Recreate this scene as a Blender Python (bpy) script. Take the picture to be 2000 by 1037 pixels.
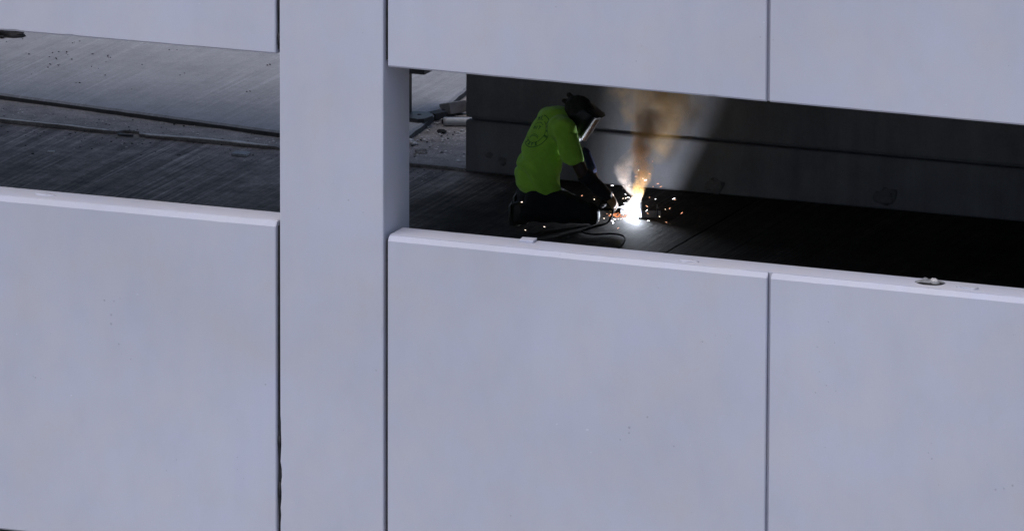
import bpy, bmesh, math, random
from mathutils import Vector, Matrix, noise
from mathutils.bvhtree import BVHTree
R = math.radians
rnd = random.Random(7)
for o in list(bpy.data.objects):
    bpy.data.objects.remove(o)
SC = bpy.context.scene
COL = SC.collection

# ------------------------------------------------------------------ camera, sky, sun, exposure
PSI, PIT, ROLL = R(21.7), R(13.1), R(0.2)
fw = Vector((-math.sin(PSI) * math.cos(PIT), math.cos(PSI) * math.cos(PIT), -math.sin(PIT)))
rt = Vector((math.cos(PSI), math.sin(PSI), 0))
up = rt.cross(fw)
rt, up = math.cos(ROLL) * rt + math.sin(ROLL) * up, -math.sin(ROLL) * rt + math.cos(ROLL) * up
cd = bpy.data.cameras.new('camera')
cam = bpy.data.objects.new('camera', cd)
COL.objects.link(cam)
cam.matrix_world = Matrix(((rt.x, up.x, -fw.x, 25.4393), (rt.y, up.y, -fw.y, -59.8306), (rt.z, up.z, -fw.z, 15.8311), (0, 0, 0, 1)))
cd.sensor_width = 36
cd.lens = 360
cd.clip_start = 1
cd.clip_end = 3000
SC.camera = cam

SUN_EL, SUN_AZ = R(68), R(205)          # azimuth clockwise from +Y: the sky is brightest behind the camera's left shoulder
world = bpy.data.worlds.new('World')
SC.world = world
world.use_nodes = True
wn = world.node_tree
sky = wn.nodes.new('ShaderNodeTexSky')
sky.sky_type = 'NISHITA'
sky.sun_disc = False
sky.sun_elevation = SUN_EL
sky.sun_rotation = SUN_AZ
sky.air_density = 1.0
sky.dust_density = 3.0
sky.ozone_density = 1.5
bg = wn.nodes['Background']
bg.inputs['Strength'].default_value = 0.14
wn.links.new(sky.outputs['Color'], bg.inputs['Color'])
sd = bpy.data.lights.new('sun', 'SUN')
sun = bpy.data.objects.new('sun', sd)
COL.objects.link(sun)
sd.energy = 0.95
sd.angle = R(60)
sd.color = (1.0, 0.985, 1.0)
sdir = Vector((math.sin(SUN_AZ) * math.cos(SUN_EL), math.cos(SUN_AZ) * math.cos(SUN_EL), math.sin(SUN_EL)))
sun.rotation_euler = sdir.to_track_quat('Z', 'Y').to_euler()
sun.location = (0, -20, 30)
SC.view_settings.view_transform = 'Standard'
SC.view_settings.look = 'None'
SC.view_settings.exposure = 0.25
SC.view_settings.gamma = 1
SC.view_settings.use_curve_mapping = False
SC.cycles.use_denoising = True
SC.cycles.max_bounces = 8
SC.cycles.diffuse_bounces = 5
SC.cycles.volume_bounces = 1
SC.cycles.volume_step_rate = 1.0
SC.cycles.volume_max_steps = 256
SC.cycles.sample_clamp_indirect = 4

# ------------------------------------------------------------------ materials
class NT:
    def __init__(s, name):
        s.m = bpy.data.materials.new(name)
        s.m.use_nodes = True
        s.t = s.m.node_tree
        s.b = s.t.nodes['Principled BSDF']
        s.o = s.t.nodes['Material Output']
    def n(s, t, **k):
        x = s.t.nodes.new(t)
        for a, v in k.items():
            if a.startswith('i_'):
                x.inputs[a[2:].replace('_', ' ')].default_value = v
            else:
                setattr(x, a, v)
        return x
    def l(s, a, b):
        s.t.links.new(a, b)
    def coord(s, scale=(1, 1, 1), kind='Object'):
        c = s.n('ShaderNodeTexCoord')
        mp = s.n('ShaderNodeMapping')
        mp.inputs['Scale'].default_value = scale
        s.l(c.outputs[kind], mp.inputs['Vector'])
        return mp.outputs['Vector']
    def noise(s, vec, scale, detail=4, rough=.55):
        x = s.n('ShaderNodeTexNoise')
        x.inputs['Scale'].default_value = scale
        x.inputs['Detail'].default_value = detail
        x.inputs['Roughness'].default_value = rough
        s.l(vec, x.inputs['Vector'])
        return x.outputs['Fac']
    def ramp(s, fac, stops):
        x = s.n('ShaderNodeValToRGB')
        e = x.color_ramp.elements
        while len(e) < len(stops):
            e.new(0.5)
        for el, (p, c) in zip(e, stops):
            el.position = p
            el.color = (c[0], c[1], c[2], 1) if not isinstance(c, (int, float)) else (c, c, c, 1)
        s.l(fac, x.inputs['Fac'])
        return x.outputs['Color']
    def mul(s, a, b, fac=1.0):
        x = s.n('ShaderNodeMix', data_type='RGBA', blend_type='MULTIPLY')
        x.inputs[0].default_value = fac
        s.l(a, x.inputs[6]); s.l(b, x.inputs[7])
        return x.outputs[2]
    def mix(s, fac, a, b):
        x = s.n('ShaderNodeMix', data_type='RGBA')
        s.l(fac, x.inputs[0]); s.l(a, x.inputs[6]); s.l(b, x.inputs[7])
        return x.outputs[2]
    def math(s, op, a, b=None, c=None, clamp=False):
        x = s.n('ShaderNodeMath', operation=op, use_clamp=clamp)
        for i, v in enumerate((a, b, c)):
            if v is None:
                continue
            if isinstance(v, (int, float)):
                x.inputs[i].default_value = v
            else:
                s.l(v, x.inputs[i])
        return x.outputs[0]
    def bump(s, h, dist, strength=1.0, prev=None):
        x = s.n('ShaderNodeBump')
        x.inputs['Distance'].default_value = dist
        x.inputs['Strength'].default_value = strength
        s.l(h, x.inputs['Height'])
        if prev is not None:
            s.l(prev, x.inputs['Normal'])
        s.l(x.outputs['Normal'], s.b.inputs['Normal'])
        return x.outputs['Normal']

def sc(c, k):
    return tuple(v * k for v in c)

def precast(name, base):
    """pale smooth cast concrete: soft blotches, faint trowel clouds, sparse pinholes and pale flecks"""
    t = NT(name)
    v = t.coord()
    big = t.noise(v, 0.9, 5, .6)
    col = t.ramp(big, [(.3, sc((base[0] * 1.0, base[1] * 0.995, base[2] * .97), .975)), (.5, base), (.7, sc((base[0] * .985, base[1], base[2] * 1.025), 1.015))])
    mid = t.noise(t.coord((1, 1, .55)), 4.5, 6, .62)
    col = t.mul(col, t.ramp(mid, [(.32, .965), (.5, .995), (.68, 1.01)]))
    hue = t.noise(v, 2.6, 4, .6)
    col = t.mul(col, t.ramp(hue, [(.35, (1.015, 1.0, .965)), (.65, (.985, .995, 1.025))]))
    lg = t.noise(v, .38, 2, .5)
    col = t.mul(col, t.ramp(lg, [(.35, .94), (.65, 1.04)]))
    fine = t.noise(v, 160, 3, .7)
    col = t.mul(col, t.ramp(fine, [(.3, .955), (.7, 1.03)]))
    # pinholes: small voronoi cells, thinned out by a second noise
    vo = t.n('ShaderNodeTexVoronoi', feature='F1')
    vo.inputs['Scale'].default_value = 15
    t.l(t.coord((1, 1, 1)), vo.inputs['Vector'])
    gate = t.noise(v, 2.2, 3, .6)
    rad = t.math('MULTIPLY', t.math('SUBTRACT', gate, .5, clamp=True), .62)
    pit = t.math('LESS_THAN', vo.outputs['Distance'], rad)
    pitc = t.ramp(pit, [(0, 1.0), (1, .78)])
    col = t.mul(col, pitc)
    vo2 = t.n('ShaderNodeTexVoronoi', feature='F1')
    vo2.inputs['Scale'].default_value = 6.3
    t.l(t.coord((1.0, 1, 1.6)), vo2.inputs['Vector'])
    g2 = t.noise(t.coord((1.7, 1.3, 1.1)), 1.5, 2, .5)
    sp = t.math('LESS_THAN', vo2.outputs['Distance'], t.math('MULTIPLY', t.math('SUBTRACT', g2, .5, clamp=True), .3))
    col = t.mul(col, t.ramp(sp, [(0, 1.0), (1, 1.18)]))
    t.l(col, t.b.inputs['Base Color'])
    t.b.inputs['Roughness'].default_value = .82
    t.b.inputs['Specular IOR Level'].default_value = .3
    nb = t.bump(mid, .006, .35)
    nb = t.bump(fine, .0012, .6, nb)
    t.bump(t.math('SUBTRACT', 1.0, pit), .004, .6, nb)
    return t.m

def deckmat(name, base, groove=1.0, rough_agg=0.0, contrast=1.0, spec=.25, bay_shade=False):
    """floor concrete: broom grooves along Y, stains, grit"""
    t = NT(name)
    v = t.coord()
    big = t.noise(v, 0.7, 5, .62)
    col = t.ramp(big, [(.28, sc(base, 1 - .3 * contrast)), (.5, base), (.72, sc(base, 1 + .28 * contrast))])
    mid = t.noise(v, 7, 6, .7)
    col = t.mul(col, t.ramp(mid, [(.3, 1 - .3 * contrast), (.7, 1 + .16 * contrast)]))
    g1 = t.noise(t.coord((34, .42, 1)), 1.0, 4, .7)
    g2 = t.noise(t.coord((9, .35, 1)), 1.0, 3, .6)
    patch = t.ramp(t.noise(t.coord((1.0, .6, 1)), 0.85, 3, .55), [(.4, .25), (.62, 1.0)])
    if groove:
        gc = t.ramp(g1, [(.33, 1 - .62 * groove), (.52, 1.0), (.68, 1 + 1.1 * groove)])
        wh = t.n('ShaderNodeRGB'); wh.outputs[0].default_value = (1, 1, 1, 1)
        col = t.mul(col, t.mix(patch, wh.outputs[0], gc))
        col = t.mul(col, t.ramp(g2, [(.3, 1 - .25 * groove), (.7, 1 + .2 * groove)]))
    fine = t.noise(v, 110, 3, .75)
    col = t.mul(col, t.ramp(fine, [(.28, .78 - .2 * rough_agg), (.72, 1.18 + .2 * rough_agg)]))
    coarse = t.noise(v, 38, 4, .75)
    col = t.mul(col, t.ramp(coarse, [(.3, 1 - .2 * contrast), (.5, 1.0), (.7, 1 + .2 * contrast)]))
    if bay_shade:   # shade round the welder painted into the colour, darker rightward, edge frayed by noise
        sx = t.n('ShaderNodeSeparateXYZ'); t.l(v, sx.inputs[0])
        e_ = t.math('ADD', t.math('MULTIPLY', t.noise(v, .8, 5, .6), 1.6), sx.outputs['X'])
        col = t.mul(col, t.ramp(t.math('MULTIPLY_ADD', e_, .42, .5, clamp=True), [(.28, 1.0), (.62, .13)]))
    t.l(col, t.b.inputs['Base Color'])
    t.b.inputs['Roughness'].default_value = .88
    t.b.inputs['Specular IOR Level'].default_value = spec
    nb = t.bump(g1, .006 * groove + .0001, .8)
    nb = t.bump(mid, .01 + .03 * rough_agg, .5, nb)
    t.bump(fine, .003 + .006 * rough_agg, .7, nb)
    return t.m

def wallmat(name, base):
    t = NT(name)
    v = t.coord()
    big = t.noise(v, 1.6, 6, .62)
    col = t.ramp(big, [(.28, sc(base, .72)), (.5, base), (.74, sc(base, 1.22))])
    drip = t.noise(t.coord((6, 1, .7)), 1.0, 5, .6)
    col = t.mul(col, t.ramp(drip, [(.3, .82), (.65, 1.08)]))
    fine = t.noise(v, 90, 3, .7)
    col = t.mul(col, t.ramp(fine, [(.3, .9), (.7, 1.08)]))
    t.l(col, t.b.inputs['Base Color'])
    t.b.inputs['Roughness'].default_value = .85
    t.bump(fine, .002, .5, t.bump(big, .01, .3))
    return t.m

def plain(name, c, rough=.6, metal=0.0, var=.25, scale=18, bump=.0015, spec=.4):
    t = NT(name)
    v = t.coord()
    n1 = t.noise(v, scale, 5, .65)
    t.l(t.ramp(n1, [(.3, sc(c, 1 - var)), (.7, sc(c, 1 + var * .7))]), t.b.inputs['Base Color'])
    t.b.inputs['Roughness'].default_value = rough
    t.b.inputs['Metallic'].default_value = metal
    t.b.inputs['Specular IOR Level'].default_value = spec
    t.bump(t.noise(v, scale * 5, 4, .7), bump, .6)
    return t.m

def glow(name, c, strength):
    t = NT(name)
    t.t.nodes.remove(t.b)
    e = t.n('ShaderNodeEmission')
    e.inputs['Color'].default_value = (*c, 1)
    e.inputs['Strength'].default_value = strength
    t.l(e.outputs[0], t.o.inputs['Surface'])
    return t.m

M = {}
M['precast'] = precast('pale_precast', (.525, .528, .604))
M['floor'] = deckmat('broomed_deck', (.275, .238, .218), groove=1.0, contrast=1.5, spec=.08, bay_shade=True)
M['topping'] = deckmat('rough_topping', (.27, .245, .235), groove=0.0, rough_agg=1.0, contrast=1.2)
M['slab'] = deckmat('pale_slab', (.245, .245, .262), groove=.24, contrast=.45)
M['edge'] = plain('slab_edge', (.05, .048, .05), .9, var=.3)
M['patch'] = plain('dark_stain', (.115, .109, .112), .9)
M['mortar'] = plain('mortar_crust', (.55, .52, .51), .9, var=.3, scale=40, bump=.004)
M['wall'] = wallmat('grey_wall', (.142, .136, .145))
M['lump'] = plain('grey_lump', (.25, .25, .26), .7, var=.4, scale=30, bump=.004)
M['steel'] = plain('dark_steel', (.045, .045, .05), .5, .6)
M['black'] = plain('black_grit', (.016, .015, .015), .85, bump=.006)
M['pvc'] = plain('white_pipe', (.42, .42, .43), .4, var=.08)
M['timber'] = plain('weathered_timber', (.16, .15, .15), .85)
M['darkwood'] = plain('dark_timber', (.028, .026, .027), .85)
M['sealant'] = plain('black_sealant_and_shade', (.03, .03, .032), .7)  # real joint sealant, also the strips that stand for shade beside the column
M['ground'] = plain('yard_concrete', (.28, .27, .26), .9, scale=1.2)
M['skin'] = plain('dark_skin', (.05, .026, .017), .5, var=.12, scale=30)
M['trouser'] = plain('black_trousers', (.007, .007, .009), .9, var=.4, scale=14, bump=.004)
M['boot'] = plain('worn_boot', (.022, .02, .014), .6, var=.4)
M['hood'] = plain('black_hood', (.012, .012, .013), .45, var=.3)
M['bandana'] = plain('dark_bandana', (.02, .019, .014), .9, var=.5, scale=35, bump=.004)
M['frame'] = plain('grey_frame', (.045, .047, .05), .5, var=.1)
M['glove'] = plain('tan_leather', (.30, .17, .08), .75, var=.35, scale=45, bump=.003)
M['gaunt'] = plain('charcoal_leather', (.016, .015, .017), .85, var=.35, scale=25, bump=.004)
M['blue'] = plain('blue_fabric', (.010, .015, .055), .85, var=.3)
M['print'] = plain('dark_print', (.03, .11, .02), .8, var=.1)
M['pad'] = plain('knee_pad', (.006, .006, .007), .7, var=.2, spec=.15)
M['cable'] = plain('black_cable', (.010, .010, .010), .9, var=.2, spec=.1)
M['chrome'] = plain('bare_electrode', (.35, .33, .32), .4, .7)

def lensmat():
    t = NT('gold_lens')
    t.b.inputs['Base Color'].default_value = (.018, .012, .008, 1)
    t.b.inputs['Metallic'].default_value = .0
    t.b.inputs['Specular Tint'].default_value = (1, .42, .12, 1)
    t.b.inputs['Roughness'].default_value = .2
    return t.m
M['lens'] = lensmat()

def shirtmat():
    t = NT('neon_shirt')
    v = t.coord()
    n1 = t.noise(v, 9, 5, .6)
    t.l(t.ramp(n1, [(.3, (.25, .49, .045)), (.7, (.34, .63, .065))]), t.b.inputs['Base Color'])
    t.b.inputs['Roughness'].default_value = .9
    t.b.inputs['Specular IOR Level'].default_value = .15
    t.b.inputs['Sheen Weight'].default_value = .15
    w = t.noise(t.coord((1, 1, 2.2)), 11, 4, .55)
    t.bump(t.noise(v, 260, 2, .6), .0008, .4, t.bump(w, .02, .6))
    return t.m
M['shirt'] = shirtmat()

# ------------------------------------------------------------------ object helpers
def link(name, me, mat=None, parent=None, smooth=False):
    o = bpy.data.objects.new(name, me)
    COL.objects.link(o)
    if mat is not None and not me.materials:
        me.materials.append(mat)
    if parent is not None:
        o.parent = parent
    if smooth:
        me.shade_smooth()
    return o

def tag(o, label=None, cat=None, group=None, kind=None):
    if label: o['label'] = label
    if cat: o['category'] = cat
    if group: o['group'] = group
    if kind: o['kind'] = kind
    return o

def thing(name, label, cat, loc=(0, 0, 0), rz=0.0, group=None):
    o = bpy.data.objects.new(name, None)
    COL.objects.link(o)
    o.empty_display_size = .2
    o.location = loc
    o.rotation_euler = (0, 0, rz)
    return tag(o, label, cat, group)

def from_bm(name, bm, mat=None, parent=None, smooth=False):
    bmesh.ops.recalc_face_normals(bm, faces=bm.faces)
    me = bpy.data.meshes.new(name)
    bm.to_mesh(me)
    bm.free()
    return link(name, me, mat, parent, smooth)

def add_box(bm, x0, x1, y0, y1, z0, z1, mtx=None):
    vs = [bm.verts.new(Vector((x, y, z)) if mtx is None else mtx @ Vector((x, y, z))) for x in (x0, x1) for y in (y0, y1) for z in (z0, z1)]
    for f in ((0, 1, 3, 2), (4, 6, 7, 5), (0, 4, 5, 1), (2, 3, 7, 6), (0, 2, 6, 4), (1, 5, 7, 3)):
        bm.faces.new([vs[i] for i in f])
    return vs

def add_loft(bm, rings, cap=True):
    """rings: lists of equal numbers of points"""
    rr = [[bm.verts.new(p) for p in r] for r in rings]
    n = len(rr[0])
    for a, b in zip(rr, rr[1:]):
        for i in range(n):
            bm.faces.new((a[i], a[(i + 1) % n], b[(i + 1) % n], b[i]))
    if cap:
        bm.faces.new(rr[0][::-1])
        bm.faces.new(rr[-1])

def oval(c, A, B, n=24, e=1.0):
    c, A, B = Vector(c), Vector(A), Vector(B)
    out = []
    for i in range(n):
        a = 2 * math.pi * i / n
        ca, sa = math.cos(a), math.sin(a)
        ca = math.copysign(abs(ca) ** e, ca); sa = math.copysign(abs(sa) ** e, sa)
        out.append(c + A * ca + B * sa)
    return out

def frame_of(d):
    d = Vector(d).normalized()
    a = d.cross(Vector((0, 0, 1)))
    if a.length < .05:
        a = d.cross(Vector((1, 0, 0)))
    a.normalize()
    return d, a, d.cross(a)

def add_tube(bm, pts, r, n=10, cap=True):
    pts = [Vector(p) for p in pts]
    rr = r if isinstance(r, (list, tuple)) else [r] * len(pts)
    rings = []
    a = None
    for i, p in enumerate(pts):
        d = (pts[min(i + 1, len(pts) - 1)] - pts[max(i - 1, 0)]).normalized()
        if a is None:
            _, a, b = frame_of(d)
        else:
            a = (a - d * a.dot(d)).normalized()
            b = d.cross(a)
        rings.append(oval(p, a * rr[i], b * rr[i], n))
    add_loft(bm, rings, cap)

def add_ell(bm, c, rad, rot=None, u=16, v=10):
    c = Vector(c)
    rot = rot or Matrix.Identity(3)
    m = Matrix.Translation(c) @ rot.to_4x4() @ Matrix.Diagonal((*rad, 1))
    bmesh.ops.create_uvsphere(bm, u_segments=u, v_segments=v, radius=1, matrix=m)

def add_cap(bm, p0, r0, p1, r1, n=14):
    """tapered limb with round ends"""
    p0, p1 = Vector(p0), Vector(p1)
    add_ell(bm, p0, (r0,) * 3, u=n, v=8)
    add_ell(bm, p1, (r1,) * 3, u=n, v=8)
    d, a, b = frame_of(p1 - p0)
    add_loft(bm, [oval(p0, a * r0, b * r0, n), oval(p1, a * r1, b * r1, n)])

def spline(ctrl, k=8):
    """Catmull-Rom through control points"""
    P = [Vector(p) for p in ctrl]
    P = [P[0] * 2 - P[1]] + P + [P[-1] * 2 - P[-2]]
    out = []
    for i in range(1, len(P) - 2):
        for j in range(k):
            t = j / k
            a, b, c, d = P[i - 1], P[i], P[i + 1], P[i + 2]
            out.append(.5 * ((2 * b) + (c - a) * t + (2 * a - 5 * b + 4 * c - d) * t * t + (3 * b - a - 3 * c + d) * t ** 3))
    out.append(P[-2])
    return out

def remeshed(name, bm, voxel, mat, parent, smooth=4, disp=None):
    """fuses overlapping closed shapes of bm into one continuous skin"""
    bmesh.ops.recalc_face_normals(bm, faces=bm.faces)
    me = bpy.data.meshes.new(name)
    bm.to_mesh(me)
    bm.free()
    o = bpy.data.objects.new('tmp', me)
    COL.objects.link(o)
    md = o.modifiers.new('r', 'REMESH')
    md.mode = 'VOXEL'
    md.voxel_size = voxel
    if smooth:
        ms = o.modifiers.new('s', 'SMOOTH')
        ms.factor = .5
        ms.iterations = smooth
    dg = bpy.context.evaluated_depsgraph_get()
    res = bpy.data.meshes.new_from_object(o.evaluated_get(dg))
    bpy.data.objects.remove(o)
    res.name = name
    if disp:
        nr = [v.normal.copy() for v in res.vertices]
        for v, n_ in zip(res.vertices, nr):
            v.co += n_ * disp(v.co)
        res.update()
    res.materials.clear()
    return link(name, res, mat, parent, True)

def lump(name, c, rad, mat, seed, parent=None, flat=True, amp=.35):
    bm = bmesh.new()
    bmesh.ops.create_icosphere(bm, subdivisions=3, radius=1)
    for v in bm.verts:
        k = 1 + amp * noise.noise(v.co * 1.6 + Vector((seed, 0, 0))) + amp * .5 * noise.noise(v.co * 4 + Vector((seed, 3, 0)))
        v.co = Vector((v.co.x * rad[0], v.co.y * rad[1], v.co.z * rad[2])) * k
        if flat and v.co.z < 0: v.co.z *= .1
    o = from_bm(name, bm, mat, parent, True)
    o.location = c
    return o
# ------------------------------------------------------------------ setting
bm = bmesh.new()
add_box(bm, -600, 600, -600, 600, -6.9, -6.5)
tag(from_bm('ground', bm, M['ground']), kind='structure')

Y_JOINT = 6.12
def slab_box(name, x0, x1, y0, y1, z0, z1, mat):
    bm = bmesh.new()
    add_box(bm, x0, x1, y0, y1, z0, z1)
    return tag(from_bm(name, bm, mat), kind='structure')

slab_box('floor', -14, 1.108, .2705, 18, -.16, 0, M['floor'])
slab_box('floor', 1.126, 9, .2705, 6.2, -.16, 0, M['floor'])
slab_box('floor_joint', 1.108, 1.126, .2705, 5.9795, -.16, -.012, M['sealant'])
slab_box('lower_floor', -14, 9, .30, 18, -3.45, -3.25, M['floor'])
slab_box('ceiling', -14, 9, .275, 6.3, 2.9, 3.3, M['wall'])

# raised rough topping strip with a broken front edge
def front_y(x):
    for (xa, ya), (xb, yb) in zip(FR, FR[1:]):
        if xa <= x <= xb:
            return ya + (yb - ya) * (x - xa) / (xb - xa)
    return FR[-1][1]
FR = [(-14, 6.55), (-4.84, 6.20), (-3.71, 6.14), (-2.6, 6.13), (-1.9, 6.03), (-1.5, 5.985), (-1.107, 5.972)]
bm = bmesh.new()
xs = []
x = -14.0
while x < -1.11:
    xs.append(x)
    x += .03 if x > -6 else .3
xs.append(-1.108)
top, low, back = [], [], []
crust_pts = []
for x in xs:
    j = noise.noise((x * 4, 1.3, 0)) * .014 + noise.noise((x * 17, 2.3, 0)) * .009
    h = .024 + noise.noise((x * 2.1, 7.7, 0)) * .007
    if -2.6 < x < -1.6: h *= .55
    y = front_y(x) + j
    if -3.88 < x < -3.73:
        y += .07
    top.append(bm.verts.new((x, y + .004, h)))
    low.append(bm.verts.new((x, y + .012, -.001)))
    back.append(bm.verts.new((x, 12, .02)))
    crust_pts.append((x, y, h))
for i in range(len(xs) - 1):
    bm.faces.new((top[i], top[i + 1], back[i + 1], back[i]))
    bm.faces.new((low[i], low[i + 1], top[i + 1], top[i]))
bm.faces.new((low[-1], back[-1], top[-1]))
tp = tag(from_bm('concrete_topping', bm, M['topping']), kind='structure')
# pale mortar crust along the lip, broken into runs
bm = bmesh.new()
runs = [(-5.3, -3.92, .7), (-3.70, -2.68, 1.0), (-2.55, -2.15, .8)]
for a, b, k in runs:
    seg = [p for p in crust_pts if a <= p[0] <= b]
    rings = []
    for i, (x, y, h) in enumerate(seg):
        w = max(.002, (.012 + .010 * noise.noise((x * 6, 3, 1))) * k)
        if i in (0, len(seg) - 1): w = .001
        rings.append([Vector((x, y + .002 + w * c * 1.6 + .004, h + w * .45 * s + .004)) for c, s in ((-1, -.5), (-.7, .6), (.2, 1), (1, .3), (.6, -.8))])
    add_loft(bm, rings)
tag(from_bm('mortar_lip', bm, M['mortar'], tp, True), kind='stuff')

# pale slab beyond
bm = bmesh.new()
Z1 = .066
def sl(x, y, z): return bm.verts.new((x, y, z))
ca, cb = Vector((-14, 8.315)), Vector((-1.775, 6.26))
cc = Vector((-3.02, 16.0))
def edge_pts(p, q, n, seed):
    d = (q - p)
    nrm = Vector((-d.y, d.x)).normalized()
    return [p + d * (i / n) + nrm * (noise.noise((i * .9, seed, 0)) * .010 + noise.noise((i * .21, seed, 4)) * .012 if 0 < i < n else 0) for i in range(n + 1)]
lowp = edge_pts(ca, cb, 120, 1)[:-1] + edge_pts(cb, cc, 80, 5)
inn = []
for i, p in enumerate(lowp):
    a = lowp[max(0, i - 1)]; b = lowp[min(len(lowp) - 1, i + 1)]
    d = (b - a).normalized()
    inn.append(Vector((-d.y, d.x)))
r0 = [sl(p.x, p.y, -.002) for p in lowp]
r1 = [sl(p.x, p.y, Z1 - .014) for p in lowp]
r2 = [sl(p.x + n_.x * .016, p.y + n_.y * .016, Z1) for p, n_ in zip(lowp, inn)]
far = sl(-14, 16, Z1)
for i in range(len(lowp) - 1):
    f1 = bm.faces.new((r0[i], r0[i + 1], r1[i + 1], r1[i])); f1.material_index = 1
    bm.faces.new((r1[i], r1[i + 1], r2[i + 1], r2[i]))
bm.faces.new(r2 + [far])
me_slab = from_bm('ramp_slab', bm, M['slab'])
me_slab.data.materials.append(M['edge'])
tag(me_slab, kind='structure')

# back wall: two panels with an open joint, backing behind
WX0, WY = -1.105, 5.98
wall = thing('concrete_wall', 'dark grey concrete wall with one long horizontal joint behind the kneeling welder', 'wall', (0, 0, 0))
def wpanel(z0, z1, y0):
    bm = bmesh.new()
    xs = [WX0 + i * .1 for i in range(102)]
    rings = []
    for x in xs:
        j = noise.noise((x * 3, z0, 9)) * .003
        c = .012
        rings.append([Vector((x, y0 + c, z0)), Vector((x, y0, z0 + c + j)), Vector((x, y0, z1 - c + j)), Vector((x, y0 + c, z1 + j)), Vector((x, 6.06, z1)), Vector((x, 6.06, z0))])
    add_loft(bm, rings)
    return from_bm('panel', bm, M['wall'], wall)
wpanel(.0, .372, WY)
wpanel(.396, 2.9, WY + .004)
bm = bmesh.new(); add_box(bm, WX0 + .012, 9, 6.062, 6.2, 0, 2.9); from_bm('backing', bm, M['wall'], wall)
for (x, z, w, h) in ((-.93, .135, .05, .04), (-.83, .098, .06, .055), (.78, .06, .11, .09), (2.06, .085, .13, .12)):
    o = lump('dark_patch', (x, WY - .001, z), (w * .55, .006, h * .55), M['patch'], x * 5, wall, False, .6)
bm = bmesh.new(); add_box(bm, 9.0, 9.25, .28, 6.2, -.16, 2.9)  # unseen wall, added to keep daylight out of the right bay
tag(from_bm('light_stop_wall', bm, M['wall']), 'unseen grey wall added to keep the bay to the right dark', 'wall')

# ------------------------------------------------------------------ facade
def spandrel_mesh(x0, x1, z0, z1, y0=0.0, y1=.27, ctop=(.03, .034), cbot=(.012, .012), seed=0, ends=(1, 1), zr=None):
    """cast panel: chamfered top and bottom front edges, faintly uneven; zr = extra height at the right end"""
    bm = bmesh.new()
    n = max(8, int((x1 - x0) / .05))
    rings = []
    zr = zr or (0, 0)
    e = .006
    for i in range(n + 1):
        x = x0 + (x1 - x0) * i / n
        k = i / n
        j1 = noise.noise((x * 5, seed, 1)) * .0022 + noise.noise((x * 19, seed, 1)) * .0012
        j2 = noise.noise((x * 5, seed, 5)) * .002
        j1 -= max(0, noise.noise((x * 8.3, seed, 31)) - .38) * .035
        j2 += max(0, noise.noise((x * 7.1, seed, 47)) - .42) * .03
        t_, b_ = z1 + zr[0] * k, z0 + zr[1] * k
        yy = y0 + noise.noise((x * 1.5, seed, 8)) * .0015
        off = e if ((i == 0 and ends[0]) or (i == n and ends[1])) else 0
        rings.append([Vector((x, yy + off, b_ + cbot[1] + j2)), Vector((x, yy + off, t_ - ctop[1] + j1)),
                      Vector((x, yy + ctop[0] * .82, t_ - .004 + j2 - off)), Vector((x, yy + ctop[0] * 1.25, t_ + j2 - off)),
                      Vector((x, y1 - .008, t_)), Vector((x, y1, t_ - .01)), Vector((x, y1, b_)), Vector((x, yy + cbot[0], b_ + j2 * .5))])
        if off and i == 0:
            r = [v.copy() for v in rings[0]]
            for v in r[:4]: v.x += e; 
            r = [Vector((x + e, yy, b_ + cbot[1])), Vector((x + e, yy, t_ - ctop[1])), Vector((x + e, yy + ctop[0] * .82, t_ - .004)), Vector((x + e, yy + ctop[0] * 1.25, t_)), Vector((x + e, y1 - .008, t_)), Vector((x + e, y1, t_ - .01)), Vector((x + e, y1, b_)), Vector((x + e, yy + cbot[0], b_))]
            rings.append(r)
        if off and i == n:
            r = [Vector((x - e, yy, b_ + cbot[1])), Vector((x - e, yy, t_ - ctop[1])), Vector((x - e, yy + ctop[0] * .82, t_ - .004)), Vector((x - e, yy + ctop[0] * 1.25, t_)), Vector((x - e, y1 - .008, t_)), Vector((x - e, y1, t_ - .01)), Vector((x - e, y1, b_)), Vector((x - e, yy + cbot[0], b_))]
            rings.insert(-1, r)
    add_loft(bm, rings)
    return bm

# left pair (no vertical reveal in view)
tag(from_bm('parapet_panel', spandrel_mesh(-7.9, -.028, -1.275, .99, seed=1), M['precast']),
    'pale concrete parapet panel left of the column below the open bay', 'parapet')
tag(from_bm('upper_panel', spandrel_mesh(-7.9, -.027, 2.103, 4.35, seed=2), M['precast']),
    'pale concrete spandrel hanging over the opening left of the column', 'spandrel')

# right pair: each has face panels parted by a narrow vertical reveal, on one backing
def right_spandrel(name, z0, z1, label, cat, seed, zr, gx):
    root = thing(name, label, cat, (.0, 0, 0))
    D = .038
    x0, x1 = .761, 8.9
    full = x1 - x0
    cuts = [(x0, gx - .012), (gx + .012, gx + 2.64 - .012), (gx + 2.64 + .012, x1)]
    for i, (a, b) in enumerate(cuts):
        ka, kb = (a - x0) / full, (b - x0) / full
        za, zb = z1 + zr[0] * ka, z0 + zr[1] * ka
        bm = spandrel_mesh(a, b, zb, za, y0=0, y1=D, seed=seed + i * .01, ends=(1, 1), zr=(zr[0] * (kb - ka), zr[1] * (kb - ka)))
        # square the rear edge of the face panel so it butts the backing
        from_bm('face_panel', bm, M['precast'], root)
    bm = bmesh.new()
    rings = []
    for i in range(41):
        x = x0 + full * i / 40
        k = i / 40
        t_, b_ = z1 + zr[0] * k, z0 + zr[1] * k
        rings.append([Vector((x, D + .0005, b_)), Vector((x, D + .0005, t_ - .002)), Vector((x, D + .003, t_)), Vector((x, .262, t_)), Vector((x, .27, t_ - .01)), Vector((x, .27, b_))])
    add_loft(bm, rings)
    from_bm('backing', bm, M['precast'], root)
    return root
right_spandrel('parapet_panel', -1.5, .966, 'long pale concrete parapet panel with a vertical reveal, below the welder', 'parapet', 11, (-.042, 0), 3.396)
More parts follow.
